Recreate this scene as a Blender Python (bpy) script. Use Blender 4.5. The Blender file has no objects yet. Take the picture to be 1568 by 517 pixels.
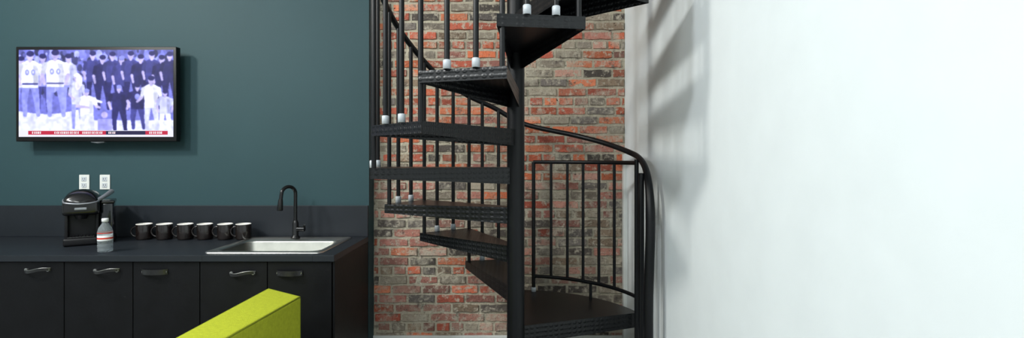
import bpy, bmesh, math, random
import numpy as np
from mathutils import Vector, Matrix
random.seed(7); np.random.seed(7)
D2R=math.pi/180
H=1.48; F=780.0; CX=784.0; HY=240.0   # calibration used for measuring the room
scene=bpy.context.scene
try: scene.view_settings.view_transform='Standard'
except Exception: pass

def PX(px,d): return (px-CX)/F*d
def PZ(py,d): return H-(py-HY)/F*d

def lin(c):
    out=[]
    for v in c[:3]:
        v=v/255.0
        out.append(v/12.92 if v<=0.04045 else ((v+0.055)/1.055)**2.4)
    return (*out,1.0)

def mat(name,col,rough=0.5,metal=0.0,var=0.0,vscale=6.0,bump=0.0,bscale=60.0,spec=None,trans=0.0,emit=0.0,coat=0.0,ior=None):
    m=bpy.data.materials.new(name); m.use_nodes=True
    nt=m.node_tree; b=nt.nodes['Principled BSDF']
    b.inputs['Roughness'].default_value=rough; b.inputs['Metallic'].default_value=metal
    tc=nt.nodes.new('ShaderNodeTexCoord')
    n=nt.nodes.new('ShaderNodeTexNoise'); n.inputs['Scale'].default_value=vscale; n.inputs['Detail'].default_value=5
    nt.links.new(tc.outputs['Object'],n.inputs['Vector'])
    r=nt.nodes.new('ShaderNodeValToRGB')
    c=lin(col); v=max(var,0.02)
    r.color_ramp.elements[0].position=0.3; r.color_ramp.elements[1].position=0.7
    r.color_ramp.elements[0].color=(c[0]*(1-v),c[1]*(1-v),c[2]*(1-v),1)
    r.color_ramp.elements[1].color=(min(1,c[0]*(1+v)),min(1,c[1]*(1+v)),min(1,c[2]*(1+v)),1)
    nt.links.new(n.outputs['Fac'],r.inputs['Fac']); nt.links.new(r.outputs['Color'],b.inputs['Base Color'])
    if bump>0:
        n2=nt.nodes.new('ShaderNodeTexNoise'); n2.inputs['Scale'].default_value=bscale; n2.inputs['Detail'].default_value=4
        nt.links.new(tc.outputs['Object'],n2.inputs['Vector'])
        bp=nt.nodes.new('ShaderNodeBump'); bp.inputs['Strength'].default_value=bump; bp.inputs['Distance'].default_value=0.01
        nt.links.new(n2.outputs['Fac'],bp.inputs['Height']); nt.links.new(bp.outputs['Normal'],b.inputs['Normal'])
    if spec is not None: b.inputs['Specular IOR Level'].default_value=spec
    if trans>0: b.inputs['Transmission Weight'].default_value=trans
    if ior: b.inputs['IOR'].default_value=ior
    if coat>0: b.inputs['Coat Weight'].default_value=coat
    if emit>0:
        nt.links.new(r.outputs['Color'],b.inputs['Emission Color']); b.inputs['Emission Strength'].default_value=emit
    return m

class B:
    """mesh builder: collects geometry, one object out"""
    def __init__(s): s.v=[]; s.f=[]; s.m=[]; s.sm=[]; s.mats=[]
    def mi(s,m):
        if m not in s.mats: s.mats.append(m)
        return s.mats.index(m)
    def add(s,vs,fs,m,smooth=False):
        o=len(s.v); k=s.mi(m); s.v+= [tuple(v) for v in vs]
        for f in fs: s.f.append([o+i for i in f]); s.m.append(k); s.sm.append(smooth)
    def box(s,x0,x1,y0,y1,z0,z1,m,bev=0.0,seg=2,M=None):
        bm=bmesh.new(); bmesh.ops.create_cube(bm,size=1.0)
        for v in bm.verts:
            v.co=Vector(((x0+x1)/2+v.co.x*(x1-x0),(y0+y1)/2+v.co.y*(y1-y0),(z0+z1)/2+v.co.z*(z1-z0)))
        s._bm(bm,m,bev,seg,M)
    def _bm(s,bm,m,bev=0,seg=2,M=None):
        if bev>0: bmesh.ops.bevel(bm,geom=bm.edges[:],offset=bev,segments=seg,affect='EDGES',profile=0.6)
        bmesh.ops.recalc_face_normals(bm,faces=bm.faces[:])
        bm.verts.index_update()
        vs=[(M@v.co if M else v.co.copy()) for v in bm.verts]
        s.add(vs,[[v.index for v in f.verts] for f in bm.faces],m,bev>0 and seg>2); bm.free()
    def prism(s,pts,z0,z1,m,bev=0.0,seg=2):
        bm=bmesh.new(); lo=[bm.verts.new((p[0],p[1],z0)) for p in pts]; hi=[bm.verts.new((p[0],p[1],z1)) for p in pts]
        bm.faces.new(lo[::-1]); bm.faces.new(hi)
        n=len(pts)
        for i in range(n): bm.faces.new((lo[i],lo[(i+1)%n],hi[(i+1)%n],hi[i]))
        s._bm(bm,m,bev,seg)
    def lathe(s,c,prof,m,n=32,mats=None):
        cx,cy,cz=c; vs=[]
        for (r,z) in prof:
            for i in range(n):
                a=2*math.pi*i/n; vs.append((cx+r*math.cos(a),cy+r*math.sin(a),cz+z))
        for j in range(len(prof)-1):
            fs=[]
            for i in range(n):
                k=(i+1)%n; fs.append([j*n+i,j*n+k,(j+1)*n+k,(j+1)*n+i])
            s.add_f(vs if j==0 else None,fs,(mats[j] if mats else m))
    def add_f(s,vs,fs,m):
        if vs is not None: s._o=len(s.v); s.v+=vs
        k=s.mi(m)
        for f in fs: s.f.append([s._o+i for i in f]); s.m.append(k); s.sm.append(True)
    def tube(s,path,r,m,n=12,cap=True):
        P=[Vector(p) for p in path]; N=len(P)
        R=r if isinstance(r,(list,tuple)) else [r]*N
        T=[]
        for i in range(N):
            t=(P[min(i+1,N-1)]-P[max(i-1,0)]); T.append(t.normalized())
        u=T[0].orthogonal().normalized(); vs=[]
        for i in range(N):
            u=(u-T[i]*u.dot(T[i])).normalized(); w=T[i].cross(u)
            for k in range(n):
                a=2*math.pi*k/n; vs.append(P[i]+(u*math.cos(a)+w*math.sin(a))*R[i])
        fs=[]
        for i in range(N-1):
            for k in range(n):
                q=(k+1)%n; fs.append([i*n+k,i*n+q,(i+1)*n+q,(i+1)*n+k])
        s.add(vs,fs,m,True)
        if cap: s.add(vs[:n],[list(range(n))[::-1]],m); s.add(vs[-n:],[list(range(n))],m)
    def cyl(s,x,y,z0,z1,r,m,n=20): s.tube([(x,y,z0),(x,y,z1)],r,m,n)
    def obj(s,name,parent=None):
        me=bpy.data.meshes.new(name); me.from_pydata(s.v,[],s.f)
        for m in s.mats: me.materials.append(m)
        for i,p in enumerate(me.polygons): p.material_index=s.m[i]; p.use_smooth=s.sm[i]
        me.update()
        bm=bmesh.new(); bm.from_mesh(me); bmesh.ops.recalc_face_normals(bm,faces=bm.faces[:]); bm.to_mesh(me); bm.free()
        o=bpy.data.objects.new(name,me); scene.collection.objects.link(o)
        if parent: o.parent=parent
        return o
def empty(name):
    e=bpy.data.objects.new(name,None); scene.collection.objects.link(e); return e
def smooth_path(pts,per=8):
    out=[]; P=[Vector(p) for p in pts]; n=len(P)
    for i in range(n-1):
        p0=P[max(i-1,0)];p1=P[i];p2=P[i+1];p3=P[min(i+2,n-1)]
        for k in range(per):
            t=k/per
            out.append(0.5*((2*p1)+(p2-p0)*t+(2*p0-5*p1+4*p2-p3)*t*t+(3*p1-p0-3*p2+p3)*t**3))
    out.append(P[-1]); return out

# ---------------------------------------------------------------- materials
teal=mat('teal_paint',(45,71,76),0.6,var=0.05,vscale=1.2,bump=0.03,bscale=90,spec=.25)
white=mat('white_wall_paint',(230,238,240),0.55,var=0.01,bump=0.02,bscale=120)
trimw=mat('trim_white',(215,218,214),0.45)
ceilm=mat('ceiling_white',(215,218,220),0.8)
floorm=mat('grey_concrete',(120,120,116),0.5,var=0.15,vscale=3,bump=0.05)
lam=mat('black_laminate_counter',(29,34,40),0.45,var=0.08,vscale=8,bump=0.03,bscale=200,spec=.35)
cab=mat('black_wood_cabinet',(12,13,16),0.5,var=0.25,vscale=9,bump=0.05,bscale=60,spec=.22)
gap=mat('dark_gap',(6,6,7),0.8)
blk=mat('black_powder_coat',(11,13,16),0.4,var=0.05,bump=0.03,bscale=150,spec=.3)
collar=mat('white_nylon_collar',(190,196,202),0.4)
steel=mat('brushed_steel',(128,130,124),0.45,1.0,var=0.08,vscale=20)
steelr=mat('steel_rim',(200,200,195),0.3,1.0,var=0.04,vscale=20)
steelm=mat('satin_nickel',(190,190,188),0.3,1.0)
fauc=mat('matte_black_faucet',(12,13,15),0.32)
leather=mat('black_leather',(22,22,24),0.35,var=0.1,bump=0.15,bscale=200,coat=0.3)
plast=mat('black_gloss_plastic',(11,11,13),0.22,coat=0.2)
plasm=mat('black_matte_plastic',(14,14,17),0.45,spec=.3)
silverp=mat('silver_plastic',(150,154,160),0.35,0.6)
smoke=mat('smoked_tank',(24,27,33),0.12,coat=.3)
mugo=mat('mug_dark_glaze',(26,20,19),0.2,coat=0.3)
mugi=mat('mug_white_glaze',(235,232,225),0.25)
pet=mat('clear_plastic',(225,235,240),0.06,trans=0.85,ior=1.2)
lab1=mat('label_white',(230,232,235),0.4)
lab2=mat('label_red',(200,52,36),0.4)
lime=mat('lime_fabric',(172,180,46),0.9,var=0.10,vscale=60,bump=0.3,bscale=260,spec=.2)
limes=mat('lime_piping',(136,146,34),0.9,var=0.06,vscale=60,spec=.2)
wood=mat('dark_wood_leg',(50,35,25),0.4)
tvb=mat('tv_bezel_black',(9,9,11),0.4,spec=.3)

def plate_mat():
    m=mat('black_diamond_plate',(11,13,16),0.36,spec=.42)
    nt=m.node_tree; b=nt.nodes['Principled BSDF']
    tc=nt.nodes.new('ShaderNodeTexCoord'); heights=[]
    for ang,off in ((45,0.0),(-45,0.5)):
        mp=nt.nodes.new('ShaderNodeMapping'); mp.inputs['Rotation'].default_value=(0.0,0,ang*D2R)
        mp.inputs['Scale'].default_value=(26,60,40); mp.inputs['Location'].default_value=(off,off,0)
        nt.links.new(tc.outputs['Object'],mp.inputs['Vector'])
        vo=nt.nodes.new('ShaderNodeTexVoronoi'); vo.inputs['Randomness'].default_value=0.0; vo.inputs['Scale'].default_value=1
        nt.links.new(mp.outputs['Vector'],vo.inputs['Vector'])
        mr=nt.nodes.new('ShaderNodeMapRange'); mr.inputs[1].default_value=0.2; mr.inputs[2].default_value=0.42; mr.inputs[3].default_value=1; mr.inputs[4].default_value=0
        nt.links.new(vo.outputs['Distance'],mr.inputs[0]); heights.append(mr)
    mx=nt.nodes.new('ShaderNodeMath'); mx.operation='MAXIMUM'
    nt.links.new(heights[0].outputs[0],mx.inputs[0]); nt.links.new(heights[1].outputs[0],mx.inputs[1])
    bp=nt.nodes.new('ShaderNodeBump'); bp.inputs['Strength'].default_value=0.55; bp.inputs['Distance'].default_value=0.003
    nt.links.new(mx.outputs[0],bp.inputs['Height']); nt.links.new(bp.outputs['Normal'],b.inputs['Normal'])
    return m
plate=plate_mat()

# ---------------------------------------------------------------- room shell
DT=3.60; DB=3.72; XW=PX(565,DT); XR=PX(957,DB); CEIL=3.7; XL=-5.2; YB=-3.0
b=B(); b.box(XL-.15,XR+.15,YB,DB+.3,-.12,0,floorm); b.obj('floor')
b=B(); b.box(XL-.15,XR+.15,YB,DB+.3,CEIL,CEIL+.1,ceilm); b.obj('ceiling')
b=B(); b.box(XL,XW,DT,DB+.25,0,CEIL,teal); b.obj('wall_teal')
b=B(); b.box(XR,XR+.15,YB,DB+.25,0,CEIL,white); b.obj('wall_right')
b=B(); b.box(XL-.15,XL,YB,DB+.25,0,CEIL,white); b.obj('wall_left')
b=B(); b.box(XW,XR,DB-.018,DB,0,PZ(513.5,DB-.018),trimw,0.004); b.obj('baseboard_back')
b=B(); b.box(XR-.022,XR,DB-.05,DB-.0,.0,1.5,trimw,0.003); b.obj('trim_1')

# brick wall: real bricks over mortar
def brick_mats():
    m=bpy.data.materials.new('old_brick'); m.use_nodes=True; nt=m.node_tree; p=nt.nodes['Principled BSDF']
    p.inputs['Roughness'].default_value=0.9
    at=nt.nodes.new('ShaderNodeAttribute'); at.attribute_name='Col'
    tc=nt.nodes.new('ShaderNodeTexCoord')
    def noise(sc,det=8,ro=0.65):
        n=nt.nodes.new('ShaderNodeTexNoise'); n.inputs['Scale'].default_value=sc; n.inputs['Detail'].default_value=det; n.inputs['Roughness'].default_value=ro
        nt.links.new(tc.outputs['Object'],n.inputs['Vector']); return n
    def ramp(n,a,b_,top=1.0):
        r=nt.nodes.new('ShaderNodeMapRange'); r.inputs[1].default_value=a; r.inputs[2].default_value=b_; r.inputs[4].default_value=top
        nt.links.new(n.outputs['Fac'],r.inputs[0]); return r
    def mix(f,c1,c2,blend='MIX'):
        x=nt.nodes.new('ShaderNodeMix'); x.data_type='RGBA'; x.blend_type=blend
        if hasattr(f,'outputs'): nt.links.new(f.outputs[0],x.inputs[0])
        else: x.inputs[0].default_value=f
        for c,i in ((c1,6),(c2,7)):
            if isinstance(c,tuple): x.inputs[i].default_value=c
            else: nt.links.new(c,x.inputs[i])
        return x.outputs[2]
    c=mix(ramp(noise(30),.52,.64,.9),at.outputs['Color'],lin((192,182,164)))
    c=mix(ramp(noise(5.5,9,.7),.52,.66,.85),c,lin((186,178,160)))
    c=mix(ramp(noise(13,9,.7),.58,.68,.8),c,lin((92,84,78)))
    c=mix(ramp(noise(70),.58,.70),c,lin((58,46,40)))
    nt.links.new(c,p.inputs['Base Color'])
    bp=nt.nodes.new('ShaderNodeBump'); bp.inputs['Strength'].default_value=0.9; bp.inputs['Distance'].default_value=0.015
    nt.links.new(noise(45).outputs['Fac'],bp.inputs['Height']); nt.links.new(bp.outputs['Normal'],p.inputs['Normal'])
    return m
bm_=brick_mats()
verts=[];faces=[];cols=[]
def addb(x0,x1,z0,z1,y,col):
    j=lambda a=.0035: random.uniform(-a,a)
    o=len(verts); c=.005
    y+=random.uniform(-.009,.003)
    nx=max(2,int((x1-x0)/.035))
    it=[];ib=[];bt=[];bb=[]
    for i in range(nx+1):
        x=x0+(x1-x0)*i/nx; e=c if i==0 else (-c if i==nx else 0)
        jt,jb=j(),j()
        bt.append((x,DB+.02,z1+jt)); it.append((x+e,y,z1-c+jt)); ib.append((x+e,y+j(.002),z0+c+jb)); bb.append((x,DB+.02,z0+jb))
    for L in (bt,it,ib,bb):
        verts.extend(L)
    w=nx+1
    for r in range(3):
        for i in range(nx): faces.append((o+r*w+i,o+(r+1)*w+i,o+(r+1)*w+i+1,o+r*w+i+1)); cols.append(col)
    faces.append((o,o+w,o+2*w,o+3*w)[::-1]); cols.append(col)
    faces.append((o+nx,o+w+nx,o+2*w+nx,o+3*w+nx)); cols.append(col)
pal_r=[(202,104,74),(188,98,76),(208,114,78),(182,94,74),(192,116,92),(210,124,90)]
pal_p=[(178,120,106),(186,132,116),(168,112,100),(190,144,128),(152,106,94)]
pal_g=[(134,124,112),(154,142,126),(118,110,104),(170,158,140),(92,84,78),(146,126,106)]
row=0; z=0.0; pitch=.0685
while z<CEIL:
    header=(row%6==3)
    x=XW-.2+random.uniform(0,.05)+(0.105 if row%2 else 0)
    while x<XR:
        L=(.095 if header else .2)+random.uniform(-.012,.012)
        a=max(x,XW+.001);e=min(x+L,XR-.001)
        t=random.random()
        wr=.64 if z>1.25 else .16
        if 3.0>z>2.35: wr=.42
        if t<wr: c=random.choice(pal_r)
        elif t<wr+(.12 if z>1.25 else .42): c=random.choice(pal_p)
        else: c=random.choice(pal_g)
        s=random.uniform(.82,1.1); c=tuple(min(255,k*s) for k in c)
        if e-a>.02: addb(a,e,z+.006,min(CEIL,z+pitch-.006),DB,lin(c))
        x+=L+.012
    z+=pitch; row+=1
# mortar bed
o=len(verts); nxm,nzm=40,110
for k in range(nzm+1):
    for i in range(nxm+1):
        verts.append((XW+(XR-XW)*i/nxm,DB+.007+random.uniform(-.005,.003),CEIL*k/nzm))
for k in range(nzm):
    for i in range(nxm):
        q=o+k*(nxm+1)+i; faces.append((q,q+1,q+nxm+2,q+nxm+1)); cols.append(lin((184,176,156)))
o=len(verts); verts+= [(XW,DB+.02,0),(XR,DB+.02,0),(XR,DB+.02,CEIL),(XW,DB+.02,CEIL),(XW,DB+.25,0),(XR,DB+.25,0),(XR,DB+.25,CEIL),(XW,DB+.25,CEIL)]
for f in ((0,1,2,3),(4,7,6,5)): faces.append(tuple(o+i for i in f)); cols.append(lin((158,150,130)))
me=bpy.data.meshes.new('wall_brick'); me.from_pydata(verts,[],faces)
ca=me.color_attributes.new('Col','FLOAT_COLOR','CORNER')
arr=[]
for p in me.polygons:
    for _ in p.loop_indices: arr.extend(cols[p.index])
ca.data.foreach_set('color',arr); me.materials.append(bm_)
ob=bpy.data.objects.new('wall_brick',me); scene.collection.objects.link(ob)

# ---------------------------------------------------------------- kitchenette
CF=2.90; CT=.92; XE=XW-.002; XS=-4.6; DK=DT-.002
SX0,SX1,SY0,SY1=-1.765,-1.135,3.00,3.39
kc=empty('kitchen_counter')
k=B(); th=.036
k.box(XS,SX0,CF,DK,CT-th,CT,lam,.002); k.box(SX1,XE,CF,DK,CT-th,CT,lam,.002)
k.box(SX0,SX1,CF,SY0,CT-th,CT,lam,.002); k.box(SX0,SX1,SY1,DK,CT-th,CT,lam,.002)
k.obj('countertop',kc)
k=B(); k.box(XS,XE,DK-.02,DK,CT+.0005,PZ(314.5,DT-.02),lam,.002); k.obj('backsplash',kc)
k=B()
k.box(XS,XE-.024,CF+.04,CF+.06,.1,CT-th-.001,gap); k.box(XS,XE-.024,CF+.06,DK,.1,.118,gap)
k.box(XS,XS+.018,CF+.04,DK,0,CT-th-.001,cab)
k.box(XE-.022,XE-.002,CF+.018,DK,.0,CT-th-.001,cab,.001)
k.box(XS,XE-.03,CF+.09,CF+.11,0,.1,gap)
dx=[PX(p,CF) for p in (94,200,303,407,509)]
edges=[dx[0]-.4*3,dx[0]-.4*2,dx[0]-.4]+dx
for i in range(len(edges)-1):
    k.box(edges[i]+.0025,edges[i+1]-.0025,CF+.018,CF+.038,.1,CT-th-.006,cab,.0015)
k.obj('cabinets',kc)

def handle(pc,py,straight,name='cabinet_pull'):
    h=B(); x=PX(pc,CF); z=PZ(py,CF); w=.062; y0=CF+.017
    for sx in (-1,1):
        h.tube([(x+sx*w,y0,z),(x+sx*w,y0-.012,z)],.006,steelm,12)
        h.tube([(x+sx*w,y0-.009,z),(x+sx*w,y0-.013,z)],.0095,steelm,14)
    n=18; vs=[]
    for i in range(n+1):
        t=-1+2*i/n; X=x+t*(w+.012)
        bulge=.026*(max(0,1-t*t))**.7
        zz=z+(0 if straight else .007*math.sin(t*2.6)-.002)
        hh=.0145 if straight else .0085
        for (yy,zz2) in ((-.004,-hh),(-.004,hh),(-.0075,hh),(-.0075,-hh)):
            vs.append((X,y0+yy-bulge,zz+zz2))
    fs=[]
    for i in range(n):
        for q in range(4): fs.append([i*4+q,i*4+(q+1)%4,(i+1)*4+(q+1)%4,(i+1)*4+q])
    fs+= [[0,1,2,3],[n*4+3,n*4+2,n*4+1,n*4]]
    h.add(vs,fs,leather)
    if not straight: h.tube([(v[0],v[1],v[2]) for v in vs[2::4]],.0016,steelm,6)  # thin bright wire stands in for the highlight along the leather edge
    return h.obj(name)
for pc,py,s in ((55,413,0),(161,414,0),(235,416,1),(370,418,0),(442,418,1)): handle(pc,py,s)

# sink
def rr(x0,x1,y0,y1,r,z,n=6):
    L=[]
    for cx,cy,a0 in ((x1-r,y1-r,0),(x0+r,y1-r,90),(x0+r,y0+r,180),(x1-r,y0+r,270)):
        for i in range(n+1):
            a=(a0+90*i/n)*D2R; L.append((cx+r*math.cos(a),cy+r*math.sin(a),z))
    return L
s=B(); loops=[rr(-1.795,-1.105,2.955,3.53,.03,CT+.001),rr(-1.792,-1.108,2.958,3.527,.03,CT+.008),rr(-1.778,-1.122,2.972,3.515,.03,CT+.009),
 rr(-1.758,-1.142,3.006,3.384,.06,CT+.006),rr(-1.752,-1.148,3.012,3.378,.06,CT-.004),rr(-1.738,-1.162,3.026,3.364,.055,CT-.15),rr(-1.715,-1.185,3.045,3.345,.045,CT-.172),rr(-1.50,-1.40,3.15,3.24,.04,CT-.178)]
n=len(loops[0]); vs=[p for L in loops for p in L]
for j in range(len(loops)-1):
    fs=[]
    for i in range(n): fs.append([j*n+i,j*n+(i+1)%n,(j+1)*n+(i+1)%n,(j+1)*n+i])
    s.add_f([tuple(p) for p in vs] if j==0 else None,fs,steelr if j<4 else steel)
s.add_f(None,[[(len(loops)-1)*n+i for i in range(n)]],steel)
s.lathe((-1.45,3.195,CT-.178),[(.0,.003),(.03,.003),(.04,.006),(.043,.001)],steelm,24)
s.obj('kitchen_sink')

# faucet
f=B(); fx=PX(452,3.46); fy=3.465; z0=CT+.009
f.lathe((fx,fy,z0),[(0,0),(.03,0),(.03,.008),(.022,.014),(.020,.02),(.020,.10),(.015,.115),(.013,.12)],fauc,24)
top=PZ(286,fy)
pth=[(fx,fy,z0+.1),(fx,fy,z0+.22),(fx,fy,top-.045)]
sx=PX(433,fy-.08)
for i in range(1,9):
    a=math.pi*i/9; t=(1-math.cos(a))/2
    pth.append((fx+(sx-fx)*t,fy-.10*t,top-.045+.05*math.sin(a)))
pth+= [(sx-.002,fy-.1,top-.06),(sx-.004,fy-.102,top-.09)]
f.tube(smooth_path(pth,4),.0115,fauc,14)
f.tube([(sx-.004,fy-.102,top-.075),(sx-.005,fy-.103,top-.10),(sx-.008,fy-.105,top-.145),(sx-.008,fy-.105,top-.15)],[.0135,.016,.019,.017],fauc,18)
f.tube([(fx+.01,fy,z0+.062),(fx+.062,fy,z0+.062)],.0175,fauc,16)
f.tube([(fx+.055,fy,z0+.066),(fx+.068,fy-.02,z0+.085),(fx+.085,fy-.06,z0+.098)],[.008,.007,.006],fauc,10)
f.obj('kitchen_faucet')

# mugs
for pc in (221,252,284,314,345,373):
    m=B(); x=PX(pc,3.47); y=3.47; r=.049; hh=.105
    prof=[(0,.0),(r*.9,.0),(r*.97,.004),(r,.012),(r,hh-.003),(r-.001,hh),(r-.0035,hh+.0012),(r-.006,hh-.001),(r-.007,.02),(r-.015,.008),(0,.007)]
    m.lathe((x,y,CT+.001),prof,mugo,32,[mugo]*4+[mugi]*6)
    ang=math.pi+.25; pts=[]
    for i in range(13):
        a=-math.pi/2*1.05+math.pi*1.05*i/12
        q=.034*math.cos(a); pts.append((x+math.cos(ang)*(r-.004+q),y+math.sin(ang)*(r-.004+q),CT+.055+.034*math.sin(a)))
    m.tube(pts,.0055,mugo,10); m.obj('coffee_mug')

# bottle
bt=B(); d=3.0; x=PX(161,d)
prof=[(0,.002),(.026,.0),(.033,.006),(.034,.02),(.032,.026),(.034,.032),(.034,.045),(.032,.05),(.034,.055),(.034,.068),(.0345,.069),(.0345,.10),(.034,.101),(.034,.118),(.033,.125),(.029,.142),(.018,.162),(.0125,.172),(.0125,.178),(.0155,.179),(.0155,.195),(.014,.198),(0,.198)]
prof=[(r*1.1,z) for r,z in prof]
ms=[pet]*(len(prof)-1); ms[10]=lab1; ms[18]=lab1;ms[19]=lab1;ms[20]=lab1;ms[21]=lab1
bt.lathe((x,d,CT+.001),prof,pet,32,ms)
bt.lathe((x,d,CT+.001),[(.0384,.079),(.0384,.088)],lab2,32)
bt.lathe((x,d,CT+.001),[(.0384,.112),(.0378,.116)],lab2,32)
bt.obj('water_bottle')

# single-serve coffee brewer, modelled in its own frame (front = -Y) then turned on the counter
c=B(); z=0
a0,a1=-.125,.048
c.box(a0,a1,-.14,.13,z,z+.05,plasm,.014,3)
c.box(a0+.02,a1-.02,-.125,-.035,z+.05,z+.055,plast,.002)
for i in range(7): c.box(a0+.028+i*.018,a0+.033+i*.018,-.12,-.04,z+.055,z+.0575,plasm)
c.box(a0+.004,a1-.004,-.03,.13,z+.04,z+.26,plasm,.014,3)
for q in (a0,a1-.02): c.box(q,q+.02,-.06,.0,z+.03,z+.22,plasm,.008,3)
c.box(a0-.005,a1+.005,-.135,.13,z+.19,z+.285,plast,.024,4)
c.tube([((a0+a1)/2,-.085,z+.2),((a0+a1)/2,-.085,z+.165)],[.04,.028],plast,20)
vs=[];fs=[];nn=16; mxx=(a0+a1)/2; hw=(a1-a0)/2+.004
secs=((-.138,.35,.86),(-.10,.78,.98),(-.03,1.0,1.0),(.06,.95,1.0),(.125,.6,.95))
for i in range(nn+1):
    a=math.pi*i/nn
    for y_,sc,ws in secs: vs.append((mxx-hw*ws*math.cos(a),y_,z+.268+.084*sc*math.sin(a)**.75 if 0<i<nn else z+.268))
ns=len(secs)
for i in range(nn):
    for q in range(ns-1): fs.append([i*ns+q,i*ns+q+1,(i+1)*ns+q+1,(i+1)*ns+q])
fs.append([i*ns for i in range(nn+1)]); fs.append([i*ns+ns-1 for i in range(nn+1)][::-1])
c.add(vs,fs,plast,True)
# silver lift handle arching over the front of the lid
hp=smooth_path([(a1+.004,.02,z+.285),(a1+.004,-.06,z+.287),(a1-.012,-.138,z+.272),(mxx,-.158,z+.264),(a0+.012,-.138,z+.272),(a0-.004,-.06,z+.287),(a0-.004,.02,z+.285)],6)
c.tube(hp,.0055,silverp,10)
hp=smooth_path([(mxx+.03,-.12,z+.275),(a1-.005,-.10,z+.285),(a1+.03,-.06,z+.305),(a1+.06,.0,z+.33)],6)
c.tube(hp,[.008+.008*i/(len(hp)-1) for i in range(len(hp))],silverp,12)
c.box(mxx-.03,mxx+.03,-.1415,-.13,z+.225,z+.24,silverp,.003)
# water tank on the side
c.box(a1+.006,.125,-.07,.13,z+.035,z+.262,smoke,.018,4)
c.box(a1+.004,.128,-.074,.133,z+.252,z+.275,plast,.009,3)
c.box(a1,.127,-.072,.132,z,z+.036,plasm,.009,3)
Mr=Matrix.Translation((-2.762,3.34,CT+.001))@Matrix.Rotation(35*D2R,4,'Z')
c.v=[tuple(Mr@Vector(v)) for v in c.v]
c.obj('coffee_maker')

# outlets
for pc in (130,161.5):
    o_=B(); x=PX(pc,DT); zc=PZ(278.5,DT)
    o_.box(x-.036,x+.036,DT-.007,DT-.0005,zc-.052,zc+.052,trimw,.003)
    for dz in (-.022,.022):
        o_.box(x-.017,x+.017,DT-.0095,DT-.005,zc+dz-.016,zc+dz+.016,collar,.004)
        for q in (-.007,.007): o_.box(x+q-.0014,x+q+.0014,DT-.0102,DT-.009,zc+dz-.004,zc+dz+.008,gap)
        o_.box(x-.002,x+.002,DT-.0102,DT-.009,zc+dz-.012,zc+dz-.008,gap)
    o_.obj('wall_outlet')

# ---------------------------------------------------------------- television
dtv=3.49; tx0=PX(24,dtv);tx1=PX(270,dtv);tz0=PZ(216.5,dtv);tz1=PZ(71.5,dtv)
tv=empty('television')
t=B(); t.box(tx0,tx1,dtv,dtv+.045,tz0,tz1,tvb,.006,3)
t.box(tx0+.15,tx1-.15,dtv+.04,dtv+.065,tz0+.1,tz1-.1,tvb,.01)
t.box((tx0+tx1)/2-.2,(tx0+tx1)/2+.2,dtv+.06,DT-.001,tz0+.2,tz1-.2,plasm)
cxm=(tx0+tx1)/2
t.tube([(cxm-.045,dtv+.02,tz0),(cxm,dtv+.015,tz0-.006),(cxm+.045,dtv+.02,tz0)],.008,silverp,8)
t.obj('tv_body',tv)
W,Hh=360,204
yy,xx=np.mgrid[0:Hh,0:W]
sx_=lambda X:(X-30)/235*W
sy_=lambda Y:(Y-76)/134*Hh
K=W/240.
rng=np.random.RandomState(3)
img=np.zeros((Hh,W,3)); img[:]=(104,108,190)
for _ in range(420):
    X=rng.uniform(0,W);Y=rng.uniform(0,105);r=rng.uniform(2,7)*1.2;m=((xx-X)/r)**2+((yy-Y)/(r*1.4))**2<1
    q=rng.choice([.45,.6,.85,1.3,1.7]);img[m]=np.clip(np.array((98,102,180))*q,0,255)
floor_=yy>sy_(170)+9*np.sin(xx/45.)-xx*.03
img[floor_]=(218,222,255)
img[(xx>sx_(140))&(yy>sy_(118))&(yy<sy_(184))]=(112,116,200)
def ell(cx,cy,rx,ry,c,rot=0):
    u=(xx-sx_(cx))/K/1.02; v=(yy-sy_(cy))/K/1.02
    cr,sr=math.cos(rot),math.sin(rot); m=((u*cr+v*sr)/rx)**2+((-u*sr+v*cr)/ry)**2<1; img[m]=np.clip(c,0,255)
def poly(pts,c):
    P=[(sx_(a),sy_(b_)) for a,b_ in pts]; ins=np.zeros((Hh,W),bool); j=len(P)-1
    for i in range(len(P)):
        xi,yi=P[i];xj,yj=P[j]
        if yi!=yj:
            cnd=((yi>yy)!=(yj>yy))&(xx<(xj-xi)*(yy-yi)/(yj-yi)+xi); ins^=cnd
        j=i
    img[ins]=c
def limb(p,q,w0,w1,c):
    for i in range(15):
        t=i/14; ell(p[0]+(q[0]-p[0])*t,p[1]+(q[1]-p[1])*t,w0+(w1-w0)*t,w0+(w1-w0)*t,c)
Wt=(236,240,255);Wt2=(202,206,250);Md=(138,144,226);Dk=(36,36,88);Sk=(186,176,226);Dk2=(58,60,126)
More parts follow.
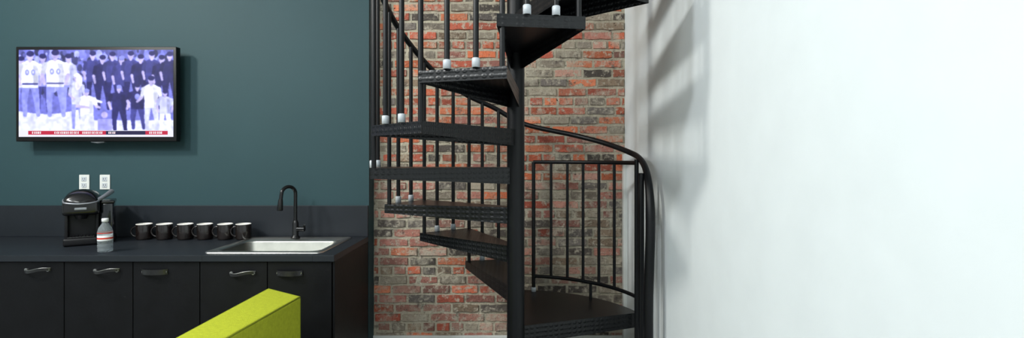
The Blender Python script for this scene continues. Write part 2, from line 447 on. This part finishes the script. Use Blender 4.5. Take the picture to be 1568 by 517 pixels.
def person(cx,top,hgt,shirt,pants,hair=Dk,w=1.0,num=False,arm=0,shade=None):
    hd=hgt*.075; s=hgt*.12*w; shade=shade if shade is not None else tuple(int(k*.84) for k in shirt)
    hipy=top+hgt*.53
    limb((cx-s*.4,hipy),(cx-s*.55,top+hgt*.76),s*.42,s*.3,pants); limb((cx-s*.55,top+hgt*.76),(cx-s*.5,top+hgt),s*.3,s*.2,pants)
    limb((cx+s*.4,hipy),(cx+s*.65,top+hgt*.76),s*.42,s*.3,pants); limb((cx+s*.65,top+hgt*.76),(cx+s*.8,top+hgt),s*.3,s*.2,pants)
    poly([(cx-s*.35,top+hgt*.145),(cx+s*.35,top+hgt*.145),(cx+s,top+hgt*.2),(cx+s*.85,top+hgt*.38),(cx+s*.8,top+hgt*.57),(cx-s*.8,top+hgt*.57),(cx-s*.85,top+hgt*.38),(cx-s,top+hgt*.2)],shirt)
    poly([(cx+s*.25,top+hgt*.2),(cx+s*.9,top+hgt*.22),(cx+s*.75,top+hgt*.56),(cx+s*.35,top+hgt*.56)],shade)
    limb((cx-s*.95,top+hgt*.23),(cx-s*1.2,top+hgt*.39),s*.26,s*.2,shade); limb((cx-s*1.2,top+hgt*.39),(cx-s*(1.0-arm*1.2),top+hgt*(.52-.1*abs(arm))),s*.2,s*.15,Sk)
    limb((cx+s*.95,top+hgt*.23),(cx+s*1.2,top+hgt*.39),s*.26,s*.2,shirt); limb((cx+s*1.2,top+hgt*.39),(cx+s*(1.0+arm*.6),top+hgt*(.52-.1*abs(arm))),s*.2,s*.15,Sk)
    ell(cx,top+hgt*.14,hd*.4,hd*.5,Sk); ell(cx,top+hd*1.0,hd*.72,hd*1.0,Sk); ell(cx+.3,top+hd*.5,hd*.78,hd*.6,hair)
    ell(cx-hd*.28,top+hd*1.0,.5,.5,Dk2); ell(cx+hd*.28,top+hd*1.0,.5,.5,Dk2)
    if num:
        for o_ in (-.3,.3):
            ell(cx+s*o_,top+hgt*.33,s*.2,hgt*.045,Md); ell(cx+s*o_,top+hgt*.33,s*.08,hgt*.022,shirt)
        poly([(cx-s*.8,top+hgt*.5),(cx+s*.8,top+hgt*.5),(cx+s*.8,top+hgt*.525),(cx-s*.8,top+hgt*.525)],Dk2)
for X,T in ((142,78),(157,84),(172,79),(186,85),(200,78),(215,83),(232,78),(247,84),(259,79)): person(X,T,82,Dk if (X%2) else Dk2,Dk,hair=Dk if X%3 else Md,w=1.15)
person(66,82,88,Md,Dk2); person(105,82,84,Wt2,Md,w=1.0); person(33,86,84,Wt2,Md)
person(47,78,98,Wt,Md,num=True,w=1.3); person(85,76,100,Wt,Md,num=True,w=1.35)
person(118,112,84,Wt2,Md,hair=Wt,w=.95,arm=.5); ell(121,126,5,12,(240,236,250),.2)
person(133,136,68,Wt,Wt2,w=1.5,arm=1,hair=Md); limb((140,152),(155,156),2.4,1.8,Wt)
person(182,130,70,Dk,Dk,hair=Md,w=1.5); person(210,128,68,Dk,Dk2,w=1.5); ell(210,148,4,5,Md)
person(231,116,86,Wt,Wt2,w=1.2,arm=-.6); person(252,138,64,Wt2,Wt,w=1.3)
poly([(150,182),(172,182),(172,201),(150,201)],(150,150,220)); ell(160,176,5,5,Sk)
def blur(a,n):
    for _ in range(n):
        p=np.pad(a,((1,1),(1,1),(0,0)),'edge'); a=(p[:-2,1:-1]+p[2:,1:-1]+p[1:-1,:-2]+p[1:-1,2:]+2*p[1:-1,1:-1])/6
    return a
img=blur(img,3)
def nz(sx,sy):
    g=rng.rand(sy+2,sx+2); X=xx/W*sx; Y=yy/Hh*sy; x0=X.astype(int);y0=Y.astype(int);fx_=X-x0;fy_=Y-y0
    return g[y0,x0]*(1-fx_)*(1-fy_)+g[y0,x0+1]*fx_*(1-fy_)+g[y0+1,x0]*(1-fx_)*fy_+g[y0+1,x0+1]*fx_*fy_
img*= (0.80+0.22*nz(60,36)+0.16*nz(22,14))[:,:,None]
poly([(30,199.5),(266,199.5),(266,210),(30,210)],(214,214,240))
poly([(44,200.5),(162,200.5),(162,206.5),(44,206.5)],(175,26,44)); poly([(162,200.5),(222,200.5),(222,206.5),(162,206.5)],(28,24,50)); poly([(222,200.5),(256,200.5),(256,206.5),(222,206.5)],(175,26,46))
for a,e in ((50,62),(84,120),(126,156),(166,176),(228,248)):
    X=a
    while X<e:
        poly([(X,201.8),(X+2.0,201.8),(X+2.0,205.4),(X,205.4)],(240,235,250)); poly([(X+.7,202.8),(X+2.0,202.8),(X+2.0,204.2),(X+.7,204.2)],(160,60,90)); X+=2.9
img=np.clip(img*1.06+(8,8,20),0,255)
mx0,mx1,mz0,mz1=tx0+.022,tx1-.02,tz0+.032,tz1-.022
vs=[(mx0+(mx1-mx0)*i/W,dtv-.001,mz1-(mz1-mz0)*j/Hh) for j in range(Hh+1) for i in range(W+1)]
fs=[(j*(W+1)+i,(j+1)*(W+1)+i,(j+1)*(W+1)+i+1,j*(W+1)+i+1) for j in range(Hh) for i in range(W)]
me=bpy.data.meshes.new('tv_screen'); me.from_pydata(vs,[],fs)
ca=me.color_attributes.new('Col','FLOAT_COLOR','CORNER')
v=img/255.0; v=np.where(v<=.04045,v/12.92,((v+.055)/1.055)**2.4).reshape(-1,3)
v=np.concatenate([v,np.ones((len(v),1))],1); ca.data.foreach_set('color',np.repeat(v,4,axis=0).ravel())
sm=bpy.data.materials.new('tv_picture'); sm.use_nodes=True; nt=sm.node_tree; p=nt.nodes['Principled BSDF']
a=nt.nodes.new('ShaderNodeAttribute'); a.attribute_name='Col'; p.inputs['Base Color'].default_value=(.005,.005,.005,1); p.inputs['Roughness'].default_value=.5; p.inputs['Specular IOR Level'].default_value=.2
nt.links.new(a.outputs['Color'],p.inputs['Emission Color']); p.inputs['Emission Strength'].default_value=1.1
me.materials.append(sm); o=bpy.data.objects.new('tv_screen',me); scene.collection.objects.link(o); o.parent=tv

# ---------------------------------------------------------------- spiral staircase
st=empty('spiral_staircase'); PXc,PYc=.02,2.75; R=.765
def P(th,r,z): return (PXc+r*math.cos(th*D2R),PYc+r*math.sin(th*D2R),z)
treads=[('A2',-35,-8,-1.34),('A1',-8,19,-1.13),
 ('B',90,116,-.70),('C',114,142,-.48),('D',140,168,-.27),('E',168,204,-.055),('F',207,239,.148),('G',238,267,.355),('H',264,291,.56),('I',290,320,.765),('J',317,345,.99),('K',344,372,1.2)]
def wedge(bd,a0,a1,z,outer=.05,inner=.09,nseg=1):
    bm=bmesh.new(); pts=[]
    mid=(a0+a1)/2
    for s_ in (-1,1):
        w=.03; cx=PXc+math.cos(mid*D2R)*.03 - math.sin(mid*D2R)*w*s_; cy=PYc+math.sin(mid*D2R)*.03+math.cos(mid*D2R)*w*s_
        pts.append((cx,cy,1) )
    outp=[]
    for i in range(nseg+1):
        a=a1+(a0-a1)*i/nseg; q=P(a,R,0); outp.append((q[0],q[1],0))
    if nseg>1:
        pts=[(P(a0,.04,0)[0],P(a0,.04,0)[1],1),(P(a1,.04,0)[0],P(a1,.04,0)[1],1)]
    ring=pts+outp
    top=[bm.verts.new((x,y,z)) for x,y,_ in ring]
    bot=[bm.verts.new((x,y,z-(inner if q else outer))) for x,y,q in ring]
    n=len(ring); bm.faces.new(top)
    fb=bm.faces.new(bot[::-1])
    for i in range(n): bm.faces.new((top[i],bot[i],bot[(i+1)%n],top[(i+1)%n]))
    bmesh.ops.recalc_face_normals(bm,faces=bm.faces[:])
    if nseg==1:
        bmesh.ops.inset_region(bm,faces=[fb],thickness=.006,depth=0)
        for v in fb.verts: v.co.z=z-.006
    bd._bm(bm,plate)
tb=B()
for nm,a0,a1,dz in treads: wedge(tb,a0,a1,H+dz,outer=.085 if nm=='I' else .05)
tb.obj('treads',st)
lb=B(); wedge(lb,19,92,H-.915,.085,.10,14); lb.obj('landing_platform',st)
pb=B(); pb.cyl(PXc,PYc,0,H+2.1,.0475,blk,32); pb.cyl(PXc,PYc,0,.012,.11,blk,32)
pb.obj('center_pole',st)
# handrail profile: angle -> height relative to H
key=[(22,.02),(40,.085),(58,.143),(85,.225),(101,.335),(118,.43),(136,.565),(161,.79),(186,1.0),(211,1.2),(240,1.42),(265,1.62),(291,1.84),(318,2.05)]
RR=.75
def rz(th):
    for (a,x_),(b_,y_) in zip(key,key[1:]):
        if a<=th<=b_: return H+x_+(y_-x_)*(th-a)/(b_-a)
    return H+key[0][1] if th<key[0][0] else H+key[-1][1]
hr=B()
pts=[P(a,RR,H+h) for a,h in reversed(key)]+[P(14,RR-.005,H-.02),P(8,RR-.012,H-.075),P(3,RR-.02,H-.16),P(0,RR-.024,H-.27),P(-1.5,RR-.028,H-.42),P(-2,RR-.035,H-.6),P(-2,RR-.04,H-.8),P(-2,RR-.04,.3),P(-2,RR-.04,.0)]
sp=smooth_path(pts,8); rad=[]
for q in sp:
    tz=(H+.0-q.z)/.3 if math.atan2(q.y-PYc,q.x-PXc)<.4 and q.z<H else 0
    rad.append(.0165+.0095*max(0,min(1,tz)))
hr.tube(sp,rad,blk,14); hr.obj('handrail',st)
bl=B()
def bal(th,z0,col=True,r=.0115,z1=None):
    x,y,_=P(th,RR-.005,0)
    bl.tube([(x,y,z0),(x,y,z1 if z1 else rz(th))],r,blk,12)
    if col: bl.lathe((x,y,z0),[(r+.001,.0),(.0165,.0),(.0165,.034),(.0145,.037),(r,.038)],collar,16)
for nm,a0,a1,dz in treads[2:10]:
    z=H+dz
    for t_ in (1/3,2/3): bal(a0+(a1-a0)*t_,z)
    bal(min(a1,318)-1.5,z-.05,False)
bal(88,H-.915,False)
bl.obj('balusters',st)
# guard on the landing
g=B(); zt=H-.035; zb=H-.81
arc=lambda z,a,b_: [P(a+(b_-a)*i/16,RR-.02,z) for i in range(17)]
g.tube(arc(zt,80,16),.0125,blk,10); g.tube(arc(zb,80,16),.0115,blk,10)
for a in (80,):
    x,y,_=P(a,RR-.02,0); g.tube([(x,y,H-.915),(x,y,zt)],.013,blk,12); g.lathe((x,y,H-.915),[(.013,0),(.0165,0),(.0165,.03),(.013,.031)],collar,16)
for a in (70.5,61.5,52.5,43,33):
    x,y,_=P(a,RR-.02,0); g.tube([(x,y,zb),(x,y,zt)],.0095,blk,12)
x,y,_=P(48,RR-.02,0); g.tube([(x,y,H-.915),(x,y,zb)],.0095,blk,12)
x,y,_=P(16,RR-.02,0); g.tube([(x,y,0),(x,y,zt+.02)],.0125,blk,12)
x,y,_=P(7,RR-.045,0); g.tube([(x,y,0),(x,y,H-.09)],.016,blk,12)
g.obj('landing_guard',st)

# ---------------------------------------------------------------- lime sofa (seen from behind)
so=B(); zt=.80
bk=[(-1.27,2.65),(-1.035,2.50),(-1.13,1.15),(-1.275,1.15)]
so.prism(bk,.13,zt,lime,.018,4)
so.prism([(-1.99,2.5),(-1.26,2.5),(-1.26,1.17),(-1.99,1.17)],.13,.30,lime,.02,3)
so.prism([(-1.99,2.48),(-1.28,2.48),(-1.28,1.84),(-1.99,1.84)],.30,.44,lime,.035,4)
so.prism([(-1.99,1.83),(-1.28,1.83),(-1.28,1.19),(-1.99,1.19)],.30,.44,lime,.035,4)
for x,y in ((-1.13,2.42),(-1.18,1.25),(-1.93,2.42),(-1.93,1.25)): so.tube([(x,y,0),(x,y,.14)],[.016,.024],wood,12)
ring=[(bk[i][0],bk[i][1],zt-.006) for i in range(4)]
cx_=sum(p[0] for p in bk)/4; cy_=sum(p[1] for p in bk)/4
ring=[(x+(.005 if x<cx_ else -.005),y+(.005 if y<cy_ else -.005),z) for x,y,z in ring]
so.tube(ring+[ring[0]],.0045,limes,8)
so.tube([(ring[1][0],ring[1][1],zt-.01),(ring[1][0],ring[1][1],.15)],.0045,limes,8)
so.obj('lime_sofa')

# ---------------------------------------------------------------- lights, world, camera
def area(name,loc,target,size,power,col=(1,1,1),sy=None):
    L=bpy.data.lights.new(name,'AREA'); L.energy=power; L.color=col; L.size=size
    if sy: L.shape='RECTANGLE'; L.size_y=sy
    o=bpy.data.objects.new(name,L); o.location=loc; scene.collection.objects.link(o)
    o.rotation_euler=(Vector(target)-Vector(loc)).to_track_quat('-Z','Y').to_euler()
area('key_lamp',(-3.9,1.3,3.55),(-.1,2.9,1.2),.35,92,(1,.97,.9))
area('key_lamp_second',(-3.2,.2,3.55),(0.3,3.0,1.2),.35,66,(.93,.97,1))
area('overhead_fill',(-1.3,-.4,3.6),(-.5,1.6,0),1.8,120,(.96,1,.99))  # unseen fill light, added to brighten the near right wall and soften shadows
w=bpy.data.worlds.new('World'); scene.world=w; w.use_nodes=True
w.node_tree.nodes['Background'].inputs[0].default_value=(.88,.97,1,1); w.node_tree.nodes['Background'].inputs[1].default_value=.72
cam=bpy.data.cameras.new('Camera'); co=bpy.data.objects.new('Camera',cam); scene.collection.objects.link(co)
co.location=(0,0,H); co.rotation_euler=(math.pi/2,0,0)
cam.sensor_width=36; cam.lens=36*F/1568; cam.shift_y=-18.5/1568; cam.clip_start=.02
scene.camera=co
